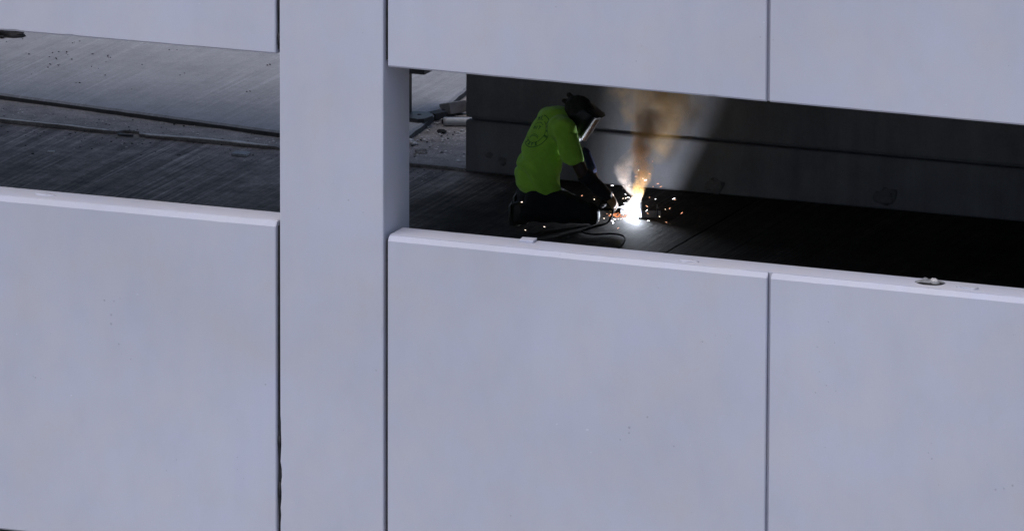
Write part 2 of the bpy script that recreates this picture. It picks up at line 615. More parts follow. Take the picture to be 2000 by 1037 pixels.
right_spandrel('upper_panel', 2.083, 4.35, 'long pale concrete spandrel hanging above the welder, right of the column', 'spandrel', 21, (-.04, -.042), 3.378)

# column
bm = bmesh.new()
rings = []
CX0, CX1, CY1 = 0.0, .732, .455
nz = 240
for i in range(nz + 1):
    z = -6.5 + 12.5 * i / nz
    r = .012
    def jt(s): return noise.noise((s, z * 6, 0)) * .0022 + noise.noise((s, z * 25, 3)) * .0016
    chip = 0
    if -1.0 < z < -.35: chip = (.022 if z < -.7 else .011) * max(0, noise.noise((5, z * 17, 1)) + .25)
    if .3 < z < .9: chip2 = .006 * max(0, noise.noise((9, z * 11, 1)))
    else: chip2 = 0
    x1 = CX1 + .004 * (-z) * .3
    rings.append([Vector((CX0 + r + jt(1) + chip * 1.5, 0, z)), Vector((x1 - r + jt(2) - chip2, 0, z)), Vector((x1 - .003 + jt(2) * .5, .003 + chip2, z)), Vector((x1, r + jt(3) + chip2, z)),
                  Vector((x1, CY1 - r, z)), Vector((x1 - r, CY1, z)), Vector((CX0 + r, CY1, z)), Vector((CX0, CY1 - r, z)), Vector((CX0 + chip * .6, r + jt(4) + chip, z)), Vector((CX0 + .003 + chip, .003 + chip * .5, z))])
add_loft(bm, rings)
tag(from_bm('column', bm, M['precast']), 'broad pale concrete column standing between the left and right parapet panels', 'column')
# dark strips standing for the deep shade in the slots beside the column
for nm, x0, x1, z0, z1, y, lb in (('slot_shade', -.0272, -.0005, -1.27, .955, .036, 'recessed black strip for deep shade in the slot between column and left parapet panel'),
                              ('slot_shade', -.0262, -.0005, 2.13, 4.34, .036, 'recessed black strip for deep shade in the slot between column and left hanging spandrel'),
                              ('slot_shade', .738, .7605, -1.49, .93, .045, 'recessed black strip for deep shade in the slot between column and right parapet panel'),
                              ('slot_shade', .732, .7605, 2.12, 4.34, .045, 'recessed black strip for deep shade in the slot between column and right hanging spandrel')):
    bm = bmesh.new()
    n_ = 90
    rings = []
    for k in range(n_ + 1):
        z = z0 + (z1 - z0) * k / n_
        yy = y + .007 * noise.noise((x0 * 50, z * 7, 0)) + .004 * noise.noise((x0 * 50, z * 26, 0))
        rings.append([Vector((x0, yy, z)), Vector((x1, yy + .004, z)), Vector((x1, y + .05, z)), Vector((x0, y + .05, z))])
    add_loft(bm, rings)
    tag(from_bm(nm, bm, M['sealant']), lb, 'sealant', 'shade strips in the slots beside the column')
# joint filler stubs in the slot left of the column
FL = ['black joint filler at the very top of the slot left of the column', 'black joint filler at the lower corner of the left hanging spandrel', 'upper black joint filler between column and left parapet panel', 'lower black joint filler between column and left parapet panel']
for (x, z0, z1, y) in ((-.014, 2.33, 2.55, .035), (-.014, 2.16, 2.24, .03), (-.014, -.52, -.45, .03), (-.014, -.86, -.76, .03)):
    bm = bmesh.new()
    add_tube(bm, [(x, y, z0), (x, y, (z0 + z1) / 2), (x, y, z1)], [.009, .013, .009], 8)
    tag(from_bm('joint_filler', bm, M['sealant'], smooth=True), FL.pop(0), 'joint filler', 'fillers in the slot beside the column')

# ------------------------------------------------------------------ loose things on the parapets
def small_box(name, c, size, rz, mat, label, cat, group=None, bev=.003, tilt=(0, 0)):
    bm = bmesh.new()
    add_box(bm, -size[0] / 2, size[0] / 2, -size[1] / 2, size[1] / 2, 0, size[2])
    bmesh.ops.bevel(bm, geom=bm.edges[:], offset=bev, segments=1, affect='EDGES')
    for v in bm.verts:
        v.co += Vector((noise.noise(v.co * 30), noise.noise(v.co * 30 + Vector((5, 1, 2))), 0)) * bev * .7
    o = from_bm(name, bm, mat)
    o.location = c
    o.rotation_euler = (tilt[0], tilt[1], rz)
    return tag(o, label, cat, group)

small_box('shim', (1.655, .215, .962), (.10, .075, .018), R(4), M['precast'], 'thin pale square shim lying on the right parapet edge below the welder', 'shim', tilt=(R(2), 0))
t = thing('anchor_lump', 'grey mortar lump with dark rim at far right of the parapet top', 'lump', (4.43, .16, .945))
lump('rim', (0, 0, 0), (.098, .062, .016), M['black'], 3, t, amp=.12)
lump('cap', (.0, .004, .006), (.086, .05, .018), M['lump'], 5, t, amp=.3)
lump('knob', (.03, .0, .018), (.026, .02, .018), M['mortar'], 8, t)
lump('knob', (-.03, .01, .02), (.02, .02, .014), M['lump'], 9, t)
for (x, y, z, rx, lb) in ((2.79, .12, .955, .07, 'flat smear of pale mortar on the parapet top left of the vertical reveal'),
                          (4.70, .13, .9455, .075, 'flat smear of pale mortar on the parapet top right of the lump'),
                          (-1.75, .15, .989, .07, 'flat smear of pale mortar on the left parapet top')):
    tag(lump('mortar_smear', (x, y, z), (rx, .035, .009), M['precast'], x * 3, amp=.55), lb, 'mortar smear', 'mortar smears on the parapet tops')

# ------------------------------------------------------------------ debris inside
small_box('wood_offcut', (-2.79, 5.86, 0), (.115, .10, .020), R(3), M['lump'], 'thin grey wood offcut on the dark floor beside the column', 'offcut')
small_box('pebble_scrap', (-4.08, 5.42, 0), (.05, .03, .012), R(20), M['mortar'], 'small pale scrap on the dark floor near the left edge', 'scrap')
bm = bmesh.new()
add_tube(bm, [(-3.865, 6.118, .010), (-3.745, 6.113, .011)], .009, 10)
tag(from_bm('pipe_stub', bm, M['frame'], smooth=True), 'short thin grey pipe stub in the gap of the mortar lip', 'pipe')
bm = bmesh.new()
add_tube(bm, spline([(-1.80, 7.27, .045), (-1.60, 7.34, .045), (-1.2, 7.42, .045)]), .032, 12)
for i in range(3):
    pass
tag(from_bm('plastic_pipe', bm, M['pvc'], smooth=True), 'white plastic pipe lying in rubble beside the dark wall end', 'pipe')
small_box('dark_plank', (-1.60, 7.42, .02), (.50, .12, .03), R(12), M['darkwood'], 'black plank lying behind the white plastic pipe', 'plank')
small_box('timber_block', (-1.875, 7.66, .02), (.12, .16, .085), R(-28), M['timber'], 'grey timber block leaning beside the slab edge', 'timber block', 'timber blocks beside the slab edge', tilt=(0, R(-14)))
small_box('timber_block', (-1.66, 7.70, .035), (.22, .14, .09), R(8), M['timber'], 'grey timber block stacked on the black plank', 'timber block', 'timber blocks beside the slab edge')
small_box('timber_block', (-1.93, 7.46, .02), (.09, .13, .05), R(-20), M['darkwood'], 'small dark timber block nearest the slab edge', 'timber block', 'timber blocks beside the slab edge')

# base plate with a bolt hole and its short post with a head box
stand = thing('steel_stand', 'dark steel stand with a holed base plate half hidden behind the column', 'stand', (-1.985, 7.19, Z1))
bm = bmesh.new()
n = 20
hole = [Vector((.02 + .017 * math.cos(2 * math.pi * i / n), .02 + .02 * math.sin(2 * math.pi * i / n), 0)) for i in range(n)]
outc = [Vector((-.10, -.09, 0)), Vector((.10, -.135, 0)), Vector((.125, .02, 0)), Vector((.06, .12, 0)), Vector((-.10, .12, 0))]
def on_out(a):
    d = Vector((math.cos(a), math.sin(a)))
    o_ = Vector((.02, .02))
    best = None
    for p, q in zip(outc, outc[1:] + outc[:1]):
        p2, e = Vector(p[:2]), Vector((q[0] - p[0], q[1] - p[1]))
        den = d.x * e.y - d.y * e.x
        if abs(den) < 1e-9: continue
        w = p2 - o_
        s_ = (w.x * e.y - w.y * e.x) / den
        u_ = (w.x * d.y - w.y * d.x) / den
        if s_ > 0 and -1e-6 <= u_ <= 1 + 1e-6 and (best is None or s_ < best): best = s_
    return Vector((o_.x + d.x * best, o_.y + d.y * best, 0))
angs = sorted([2 * math.pi * i / n for i in range(n)])
outr = [on_out(a) for a in angs]
for z, fl in ((.03, 0),):
    a1 = [bm.verts.new(p + Vector((0, 0, z))) for p in hole]
    b1 = [bm.verts.new(p + Vector((0, 0, z))) for p in outr]
    a0 = [bm.verts.new(p) for p in hole]
    b0 = [bm.verts.new(p) for p in outr]
    for i in range(n):
        k = (i + 1) % n
        bm.faces.new((a1[i], b1[i], b1[k], a1[k]))
        bm.faces.new((b0[i], b0[k], b1[k], b1[i]))
        bm.faces.new((a0[i], a1[i], a1[k], a0[k]))
        bm.faces.new((a0[k], b0[k], b0[i], a0[i]))
from_bm('base_plate', bm, M['steel'], stand)
bm = bmesh.new(); add_box(bm, -.16, -.072, .02, .10, .03, .36); from_bm('post', bm, M['hood'], stand)
bm = bmesh.new(); add_box(bm, -.20, .075, -.02, .45, .335, .50); from_bm('head_box', bm, M['steel'], stand)

# black rubble pile, grit on the slab, rubble in the topping corner
def stone(bm, c, r, seed):
    v0 = len(bm.verts)
    res = bmesh.ops.create_icosphere(bm, subdivisions=1, radius=1)
    for v in res['verts']:
        k = 1 + .5 * noise.noise(v.co * 1.3 + Vector((seed, seed * .3, 0)))
        v.co = Vector(c) + Vector((v.co.x * r * k * 1.2, v.co.y * r * k, v.co.z * r * k * .6))
pile = thing('rubble_pile', 'black rubble heap on the pale slab at the far left', 'rubble', (-6.04, 8.76, Z1))
lump('heap', (0, 0, 0), (.21, .16, .07), M['black'], 2, pile, amp=.5)
bm = bmesh.new()
for i in range(60):
    a, q = rnd.random() * 6.28, rnd.random() ** .5
    stone(bm, (math.cos(a) * q * .22, math.sin(a) * q * .17, .055 * (1 - q) + .01), rnd.uniform(.010, .03), i)
tag(from_bm('rubble_stones', bm, M['black'], pile), kind='stuff')
bm = bmesh.new()
for i in range(46):
    x, y = rnd.uniform(-6.4, -2.3), rnd.uniform(7.2, 9.2)
    if rnd.random() < .5: x, y = -5.2 + rnd.gauss(0, .4), 8.1 + rnd.gauss(0, .3)
    for k in range(rnd.choice((1, 1, 2, 3))):
        stone(bm, (x + rnd.gauss(0, .02), y + rnd.gauss(0, .03), Z1 + .003), rnd.uniform(.003, .0075), i + k)
tag(from_bm('slab_grit', bm, M['black']), 'scattered dark grit on the pale slab', 'grit', kind='stuff')
bm = bmesh.new()
bmd = bmesh.new()
for i in range(420):
    x = rnd.uniform(-2.3, -1.12)
    y = 6.1 + rnd.random() ** .8 * 1.5
    if x < -1.75 + (y - 6.26) * -.127 - .02 and y > 6.25: x = -1.72 + rnd.random() * .5 - (y - 6.26) * .127
    if y < front_y(x) + .05: continue
    stone(bm if rnd.random() < .85 else bmd, (x, y, .022), abs(rnd.gauss(0, .0045)) + .002, i * .7)
for i in range(240):
    x = rnd.uniform(-5.3, -1.9); y = front_y(x) + rnd.uniform(.03, .4)
    stone(bm if rnd.random() < .6 else bmd, (x, y, .024), abs(rnd.gauss(0, .004)) + .002, i * .9)
for i in range(200):
    x = rnd.uniform(-5.0, -1.2); y = front_y(x) - abs(rnd.gauss(0, .25)) - .02
    stone(bm if rnd.random() < .4 else bmd, (x, y, .001), abs(rnd.gauss(0, .0035)) + .002, i * .9)
tag(from_bm('pale_rubble', bm, M['mortar']), 'pale crumbs and rubble scattered along the rough strip', 'rubble', kind='stuff')
tag(from_bm('dark_rubble', bmd, M['black']), 'dark crumbs scattered along the rough strip', 'rubble', kind='stuff')
for (x, y, r, m, lb) in ((-1.80, 6.60, .045, 'mortar', 'pale broken concrete chunk lying on the rough strip beside the slab'), (-1.60, 6.33, .04, 'topping', 'grey broken concrete chunk lying mid strip beside the wall end'),
                     (-1.72, 7.03, .03, 'black', 'small black chunk lying below the white pipe'), (-1.66, 6.02, .022, 'mortar', 'small pale chip on the broken edge of the rough strip')):
    tag(lump('concrete_chunk', (x, y, .02), (r * 1.2, r, r * .7), M[m], x * 7, amp=.6), lb, 'chunk', 'broken chunks on the rough strip')

# ------------------------------------------------------------------ the welder
# local frame: u = right across the picture, v = away, z = up; built in metres round the kneeling spot
BASE = Vector((.048, 4.743, 0))
man = thing('person', 'kneeling welder in neon green t-shirt, black hood and leather glove, bent over the arc', 'person', BASE, PSI)
F = Vector((math.cos(R(40)), math.sin(R(40)), 0))          # chest forward
RT = Vector((F.y, -F.x, 0))                                 # his right
hipR, hipL = Vector((-.085, -.095, .21)), Vector((-.17, .10, .21))
kneR, kneL = Vector((.235, -.10, .085)), Vector((.11, .17, .085))
ankR, ankL = Vector((-.20, -.13, .095)), Vector((-.17, .16, .095))
shR, shL = Vector((.075, -.15, .685)), Vector((-.03, .17, .69))
elR, elL = Vector((.20, -.185, .385)), Vector((.215, .17, .415))
wrR, wrL = Vector((.365, -.06, .205)), Vector((.31, .08, .21))
HD = Vector((.187, .0, .738))                               # head centre
ya, pi_ = R(-21), R(-33)
HF = Vector((math.cos(pi_) * math.cos(ya), math.cos(pi_) * math.sin(ya), math.sin(pi_)))
HR = Vector((math.sin(ya), -math.cos(ya), 0))
HU = HR.cross(HF)
HM = Matrix((HF, -HR, HU)).transposed()                     # columns: forward, left, up
def H(f, l, u): return HD + HF * f - HR * l + HU * u

# body: one continuous skin
bm = bmesh.new()
add_loft(bm, [oval((-.12, 0, .16), RT * .11, F * .075), oval((-.11, 0, .26), RT * .115, F * .08), oval((-.10, .01, .42), RT * .13, F * .095), oval((-.05, .03, .56), RT * .15, F * .10),
              oval((-.0, .04, .67), RT * .16, F * .09), oval((.03, .045, .73), RT * .10, F * .07)])
add_cap(bm, (.03, .03, .70), .062, H(-.05, 0, -.05), .058)
add_ell(bm, H(-.01, 0, .03), (.098, .076, .10), HM)
add_ell(bm, H(.03, 0, -.05), (.062, .058, .075), HM)
add_cap(bm, H(.088, 0, -.005), .010, H(.106, 0, -.035), .014, 8)     # nose
for s in (-1, 1):
    add_ell(bm, H(-.01, s * .078, -.01), (.018, .008, .03), HM, 8, 6)   # ears
    add_ell(bm, H(.082, s * .031, .002), (.012, .014, .008), HM, 8, 6)  # eyes
add_ell(bm, H(.088, 0, -.072), (.010, .024, .007), HM, 8, 6)            # lips
for s_, e_, w_ in ((shR, elR, wrR), (shL, elL, wrL)):
    add_cap(bm, s_, .060, s_.lerp(e_, .5), .054); add_cap(bm, s_.lerp(e_, .5), .054, e_, .043)
    add_cap(bm, e_, .045, e_.lerp(w_, .35), .045); add_cap(bm, e_.lerp(w_, .35), .045, w_, .031)
for h_, k_, a_ in ((hipR, kneR, ankR), (hipL, kneL, ankL)):
    add_cap(bm, h_, .062, k_, .055); add_cap(bm, k_, .055, k_.lerp(a_, .35), .056); add_cap(bm, k_.lerp(a_, .35), .056, a_, .04)
remeshed('body', bm, .009, M['skin'], man, 4)

# trousers
bm = bmesh.new()
add_loft(bm, [oval((-.12, 0, .12), RT * .15, F * .12), oval((-.115, 0, .2), RT * .155, F * .12), oval((-.11, 0, .28), RT * .14, F * .10)])
for h_, k_, a_ in ((hipR, kneR, ankR), (hipL, kneL, ankL)):
    add_cap(bm, h_ - Vector((0, 0, .02)), .085, h_.lerp(k_, .5), .092); add_cap(bm, h_.lerp(k_, .5), .092, k_, .078)
    add_cap(bm, k_, .076, k_.lerp(a_, .4), .078); add_cap(bm, k_.lerp(a_, .4), .078, a_, .062)
    add_cap(bm, h_.lerp(a_, .3), .08, k_.lerp(a_, .6), .07)
def tr_fold(p): return .007 * noise.noise(Vector((p.x * 14, p.y * 10, p.z * 22))) + .003 * noise.noise(p * 45)
remeshed('trousers', bm, .009, M['trouser'], man, 4, tr_fold)
# knee pad on the near knee
bm = bmesh.new()
add_ell(bm, kneR + Vector((.028, 0, -.004)), (.062, .072, .083), Matrix.Rotation(R(-18), 3, 'Y'), 18, 12)
o = from_bm('knee_pad', bm, M['pad'], man, True)

# boots: toe tucked on the floor, sole upright
for a_ in (ankR, ankL):
    bm = bmesh.new()
    dy = Vector((0, 1, 0))
    c0 = a_ + Vector((-.005, 0, .0))
    add_cap(bm, a_ + Vector((.05, 0, -.005)), .055, a_ + Vector((-.03, 0, .0)), .052)
    add_cap(bm, a_ + Vector((-.045, 0, .035)), .042, a_ + Vector((-.05, 0, -.045)), .044)
    add_cap(bm, a_ + Vector((-.05, 0, -.045)), .042, a_ + Vector((.005, 0, -.062)), .030)
    remeshed('boot', bm, .008, M['boot'], man, 3)
    o = man.children[-1]
    bm = bmesh.new()
    out = [oval(a_ + Vector((-.086, 0, .072)), dy * .032, Vector((.004, 0, .006)), 14), oval(a_ + Vector((-.098, 0, .05)), dy * .038, Vector((.012, 0, .012)), 14),
           oval(a_ + Vector((-.096, 0, -.03)), dy * .04, Vector((.013, 0, .008)), 14), oval(a_ + Vector((-.085, 0, -.078)), dy * .04, Vector((.018, 0, .010)), 14), oval(a_ + Vector((-.03, 0, -.086)), dy * .038, Vector((.0, 0, .008)), 14)]
    add_loft(bm, out)
    from_bm('boot_sole', bm, M['boot'], o, True)

# t-shirt
bm = bmesh.new()
add_loft(bm, [oval((-.075, -.012, .205), RT * .165, F * .128, 32), oval((-.105, -.005, .262), RT * .178, F * .138, 32), oval((-.108, 0, .33), RT * .182, F * .14, 32),
              oval((-.092, .005, .42), RT * .172, F * .135, 32), oval((-.066, .018, .52), RT * .172, F * .13, 32), oval((-.030, .032, .61), RT * .18, F * .125, 32),
              oval((.0, .042, .68), RT * .175, F * .115, 32), oval((.018, .045, .735), RT * .145, F * .10, 32), oval((.022, .045, .775), RT * .105, F * .08, 32), oval((.03, .045, .803), RT * .055, F * .045, 32)])
hemR = Vector((.138, -.205, .478)); hemL = Vector((.11, .185, .53))
for s_, h_ in ((shR, hemR), (shL, hemL)):
    d, a, b = frame_of(h_ - s_)
    st = s_ + (Vector((0, .03, .66)) - s_) * .35
    add_cap(bm, st, .10, s_, .088)
    if h_ is hemR:
        a, b = Vector((.96, .0, -.03)).normalized(), Vector((0, 1, .2)).normalized()
    add_loft(bm, [oval(s_, a * .086, b * .08, 24), oval(s_.lerp(h_, .5), a * .080, b * .072, 24), oval(h_, a * .076, b * .068, 24)])
def sh_fold(p):
    z = p.z
    k = max(0, min(1, (.62 - z) / .3))
    f = .026 * noise.noise(Vector((p.x * 7 + z * 6, p.y * 8, z * 7))) * k
    f += .009 * noise.noise(Vector((p.x * 16 + z * 9, p.y * 15, z * 10 + 4))) * (.3 + .7 * k)
    # pulled folds that run from the armpit to the waist
    s_ = (p.x - .03) * .75 + (z - .55) * .65
    f += .018 * math.sin(s_ * 62 + 5 * noise.noise(p * 5)) * k * max(0, noise.noise(p * 6 + Vector((2, 2, 2))) + .45)
    return f * max(.15, min(1, (z - .2) / .12))
shirt = remeshed('t_shirt', bm, .0085, M['shirt'], man, 4, sh_fold)

# print on the back of the shirt: projected onto the cloth
me = shirt.data
me.calc_loop_triangles()
tree = BVHTree.FromPolygons([v.co.copy() for v in me.vertices], [tuple(t_.vertices) for t_ in me.loop_triangles])
PC = Vector((-.115, -.02, .645))                # print centre, near the cloth
PU = (Vector((0, 0, 1)) * .88 + F * .47).normalized()
PR = Vector((RT.x * .90 + .18, RT.y * .9, 0)).normalized()
PD = PU.cross(PR).normalized()
if PD.dot(F) < 0: PD = -PD
def onto(x, y):
    p = PC + PR * x + PU * y
    hit = tree.ray_cast(p - PD * .4, PD)
    if hit[0] is None: return None
    return hit[0] - PD * .0018
def proj_strip(bm, inner, outer):
    n_ = len(inner)
    A = [onto(*p) for p in inner]; B = [onto(*p) for p in outer]
    for i in range(n_ - 1):
        q = (A[i], A[i + 1], B[i + 1], B[i])
        if None in q: continue
        if max((q[0] - q[1]).length, (q[2] - q[3]).length) > .03: continue
        bm.faces.new([bm.verts.new(v) for v in q])
bm = bmesh.new()
def ringarc(r, w, a0, a1):
    n_ = max(3, int(abs(a1 - a0) / 3))
    an = [R(a0 + (a1 - a0) * i / n_) for i in range(n_ + 1)]
    proj_strip(bm, [(r * math.cos(a), r * math.sin(a)) for a in an], [((r + w) * math.cos(a), (r + w) * math.sin(a)) for a in an])
ringarc(.118, .0045, -140, 85); ringarc(.085, .004, -150, 60); ringarc(.085, .003, 75, 120)
for y0, k in ((-.055, .045), (-.045, .05), (.045, .04)):
    n_ = 10
    proj_strip(bm, [(-.045 + .09 * i / n_, y0 + .018 * math.sin(i / n_ * 3.14)) for i in range(n_ + 1)], [(-.045 + .09 * i / n_, y0 + .004 + .018 * math.sin(i / n_ * 3.14)) for i in range(n_ + 1)])
for dx in (-.01, .012, .034):
    proj_strip(bm, [(dx - .02, -.035), (dx + .01, .012)], [(dx - .013, -.035), (dx + .017, .012)])
proj_strip(bm, [(-.03, -.05), (.055, -.05)], [(-.03, -.046), (.055, -.046)])
proj_strip(bm, [(.052, -.045), (.052, .04)], [(.056, -.045), (.056, .04)])
def letter(ch, size):
    cu = bpy.data.curves.new('tmp', 'FONT')
    cu.body = ch
    cu.size = size
    cu.align_x = 'CENTER'
    cu.align_y = 'CENTER'
    cu.offset = .0012
    o_ = bpy.data.objects.new('tmp', cu)
    COL.objects.link(o_)
    dg = bpy.context.evaluated_depsgraph_get()
    m_ = bpy.data.meshes.new_from_object(o_.evaluated_get(dg))
    vs = [v.co.copy() for v in m_.vertices]; fs = [tuple(p.vertices) for p in m_.polygons]
    bpy.data.objects.remove(o_)
    return vs, fs
def put(ch, cx, cy, ang, size):
    vs, fs = letter(ch, size)
    ca_, sa_ = math.cos(ang), math.sin(ang)
    P = [onto(cx + v.x * ca_ - v.y * sa_, cy + v.x * sa_ + v.y * ca_) for v in vs]
    for f in fs:
        if any(P[i] is None for i in f): continue
        bm.faces.new([bm.verts.new(P[i]) for i in f])
rr = .1015
for i, ch in enumerate('SAFE'):
    a = R(-128 + i * 21)
    put(ch, rr * math.cos(a), rr * math.sin(a), a + math.pi / 2, .034)
for i, ch in enumerate('TIRE'):
    a = R(42 - i * 19)
    put(ch, rr * math.cos(a), rr * math.sin(a), a - math.pi / 2, .032)
for i, ch in enumerate('ME'):
    a = R(108 - i * 17)
    put(ch, rr * math.cos(a), rr * math.sin(a), a - math.pi / 2, .03)
for i, ch in enumerate('HIT'):
    put(ch, -.034 + i * .026, .024, R(-8), .036)
pr = from_bm('shirt_print', bm, M['print'], shirt)

# hood, shield, brim, bandana
bm = bmesh.new()
add_ell(bm, H(-.015, 0, .03), (.125, .092, .103), HM, 24, 16)
rg = []
for u_, f0, f1, w_ in ((-.158, .045, .09, .05), (-.135, .0, .098, .07), (-.09, -.045, .10, .082), (-.03, -.085, .10, .088), (.04, -.08, .10, .088), (.095, -.03, .09, .075)):
    c = H((f0 + f1) / 2, 0, u_)
    rg.append(oval(c, HF * (f1 - f0) / 2, HR * w_, 24, .62))
add_loft(bm, rg)
hood = remeshed('welding_hood', bm, .007, M['hood'], man, 3)
def shield_surface(s, u_, f_=.104):
    """s in -1..1 across, u_ up: curved plate that bows forward"""
    return H(f_ + .020 * (1 - s * s), -s * .094, u_)
def shield_part(name, s0, s1, u0, u1, off, th, mat, parent):
    bm = bmesh.new()
    n_ = 14
    rings = []
    for i in range(n_ + 1):
        s = s0 + (s1 - s0) * i / n_
        a, b = shield_surface(s, u0(s) if callable(u0) else u0, .104 + off), shield_surface(s, u1, .104 + off)
        rings.append([a, b, b - HF * th, a - HF * th])
    add_loft(bm, rings)
    return from_bm(name, bm, mat, parent)
bot = lambda s: -.125 + .03 * s * s
shield_part('shield_lens', -.84, .84, lambda s: -.112 + .03 * s * s, .088, .0, .004, M['lens'], hood)
shield_part('shield_frame', .84, 1.06, lambda s: -.115 + .03 * s * s, .10, .003, .012, M['frame'], hood)
shield_part('shield_frame', -1.06, -.84, lambda s: -.115 + .03 * s * s, .10, .003, .012, M['frame'], hood)
shield_part('shield_frame', -.84, .84, .088, .10, .003, .012, M['hood'], hood)
bm = bmesh.new()
rg = []
for f_, w_, u_, th in ((.02, .07, .106, .009), (.07, .07, .107, .008), (.115, .062, .106, .006), (.132, .045, .105, .004)):
    rg.append(oval(H(f_, 0, u_), HR * w_, HU * th, 20, .7))
add_loft(bm, rg)
from_bm('brim', bm, M['hood'], hood, True)
bm = bmesh.new()
add_ell(bm, H(-.04, 0, .045), (.108, .092, .092), HM, 20, 14)
add_ell(bm, H(-.125, .01, .065), (.03, .03, .026), HM, 10, 8)
add_ell(bm, H(-.10, -.01, .085), (.032, .04, .022), HM, 10, 8)
add_cap(bm, H(-.11, .01, .075), .016, H(-.135, .015, .078), .012, 8)
add_cap(bm, H(-.135, .015, .078), .012, H(-.158, .02, .076), .019, 8)
add_cap(bm, H(-.13, -.01, .05), .014, H(-.16, -.02, .03), .016, 8)
remeshed('bandana', bm, .006, M['bandana'], man, 2, lambda p: .004 * noise.noise(p * 40))

# left arm: blue cuff; both gloves
bm = bmesh.new()
d = (wrL - elL).normalized()
add_cap(bm, elL - d * .02, .058, elL + d * .10, .052)
remeshed('arm_cuff', bm, .007, M['blue'], man, 2)
bm = bmesh.new()
add_cap(bm, elR.lerp(wrR, .12), .056, wrR, .047)
remeshed('gauntlet', bm, .007, M['gaunt'], man, 2, lambda p: .004 * noise.noise(p * 30))

def hand(w, d, n_, side, grip, mat, name):
    """glove: palm, four bent fingers of unequal length, thumb from the palm's side.
    d = along the palm, n_ = back-of-hand normal, side = towards the thumb; fingers curl by grip"""
    d, n_, side = Vector(d).normalized(), Vector(n_).normalized(), Vector(side).normalized()
    bm = bmesh.new()
    rot = Matrix((d, side, n_)).transposed()
    add_cap(bm, w - d * .03, .035, w + d * .01, .030)
    add_ell(bm, w + d * .05, (.056, .044, .020), rot, 16, 10)
    for k, L in enumerate((.078, .086, .080, .064)):
        off = side * (.030 - k * .0205)
        b0 = w + d * .088 + off
        p = b0 - d * .02
        ang = 0
        segs = (L * .48, L * .30, L * .24)
        for j, sL in enumerate(segs):
            ang += grip[j] * (1 + .06 * k)
            dd = d * math.cos(ang) - n_ * math.sin(ang) + side * (.10 - .07 * k)
            q = p + dd.normalized() * sL + (d * .02 if j == 0 else Vector())
            add_cap(bm, p, .0105 - .001 * j, q, .0098 - .001 * j, 10)
            p = q
    tb = w + d * .022 + side * .034
    t1 = tb + (d * .55 + side * .62 - n_ * .35).normalized() * .045
    t2 = t1 + (d * .8 - side * .1 - n_ * .55).normalized() * .034
    add_cap(bm, tb, .015, t1, .0125, 10); add_cap(bm, t1, .0125, t2, .0105, 10)
    return remeshed(name, bm, .0035, mat, man, 2)
ARC = Vector((.572, .15, .014))                   # arc, in his frame
hd = Vector((.55, .18, -.62)).normalized()
nb = Vector((.52, -.55, .62)); nb = (nb - hd * nb.dot(hd)).normalized()
sdv = hd.cross(nb)
if sdv.z < 0: sdv = -sdv
hand(wrR + hd * .012, hd, nb, sdv, (.55, .75, .6), M['glove'], 'glove')
hd2 = Vector((.35, -.28, -.45)).normalized()
nb2 = Vector((.5, .5, .3)); nb2 = (nb2 - hd2 * nb2.dot(hd2)).normalized()
hand(wrL, hd2, nb2, hd2.cross(nb2), (.5, .7, .5), M['gaunt'], 'glove')

# ------------------------------------------------------------------ electrode holder and cable (held, so things of their own)
W = Matrix.Translation(BASE) @ Matrix.Rotation(PSI, 4, 'Z')
grip = wrR + hd * .085 - nb * .030
tip = ARC + Vector((-.014, -.012, .010))
ax = (tip - grip).normalized()
holder = thing('electrode_holder', 'black electrode holder with a thin rod gripped in the tan leather glove', 'electrode holder', W @ grip, PSI)
bm = bmesh.new()
add_tube(bm, [-ax * .09, -ax * .05, Vector(), ax * .05, ax * .06], [.009, .013, .013, .012, .007], 12)
from_bm('handle', bm, M['cable'], holder, True)
bm = bmesh.new()
add_tube(bm, [ax * .05, ax * .075, ax * .082], [.008, .010, .004], 10)
from_bm('jaw', bm, M['chrome'], holder, True)
bm = bmesh.new()
add_tube(bm, [ax * .07, tip - grip], [.0024, .0024], 8)
from_bm('electrode', bm, M['chrome'], holder, True)
s0 = grip - ax * .09
bm = bmesh.new()
add_tube(bm, spline([s0, s0 + Vector((-.02, -.02, -.05)), (.41, -.08, .10), (.395, -.10, .04), (.36, -.12, .010), (.26, -.21, .008), (.20, -.33, .008), (.27, -.43, .008), (.40, -.41, .008), (.49, -.50, .008), (.46, -.80, .008), (.30, -1.2, .008)], 10), .0068, 10)
o = from_bm('welding_cable', bm, M['cable'], None, True)
o.location = BASE; o.rotation_euler = (0, 0, PSI)
tag(o, 'black welding cable looping from the glove across the dark floor', 'cable')

# ------------------------------------------------------------------ workpiece: steel angle on a base plate
AW = W @ ARC
d1 = Vector((.735, 5.98, .712)) - AW
d3 = Vector((.509, 5.98, .103)) - AW
t_ = .068
piece = thing('steel_bracket', 'dark upright steel bracket on a floor plate being welded at the arc', 'steel bracket', (AW.x, AW.y, 0))
bm = bmesh.new(); add_box(bm, .015, .18, -.06, .15, 0, .010)
bmesh.ops.bevel(bm, geom=bm.edges[:], offset=.002, segments=1, affect='EDGES')
from_bm('base_plate', bm, M['steel'], piece)
iW = Matrix.Rotation(-PSI, 3, 'Z')
e1, e3 = iW @ d1, iW @ d3
gu = .040                                        # the gusset stands this far right of the arc, square to it
p3, p1 = e3 * (gu / e3.x), e1 * (gu / e1.x)      # where its slanted rear edge crosses the two sight lines
def ev(z):
    return p3.y + (p1.y - p3.y) * (z - ARC.z - p3.z) / (p1.z - p3.z)
zt = .115
bm = bmesh.new()
pp = [(-.055, .0102), (ev(.0102), .0102), (ev(zt), zt), (-.055, zt)]
add_loft(bm, [[Vector((gu, v_, z)) for v_, z in pp], [Vector((gu + .008, v_, z)) for v_, z in pp]])
from_bm('gusset', bm, M['steel'], piece)
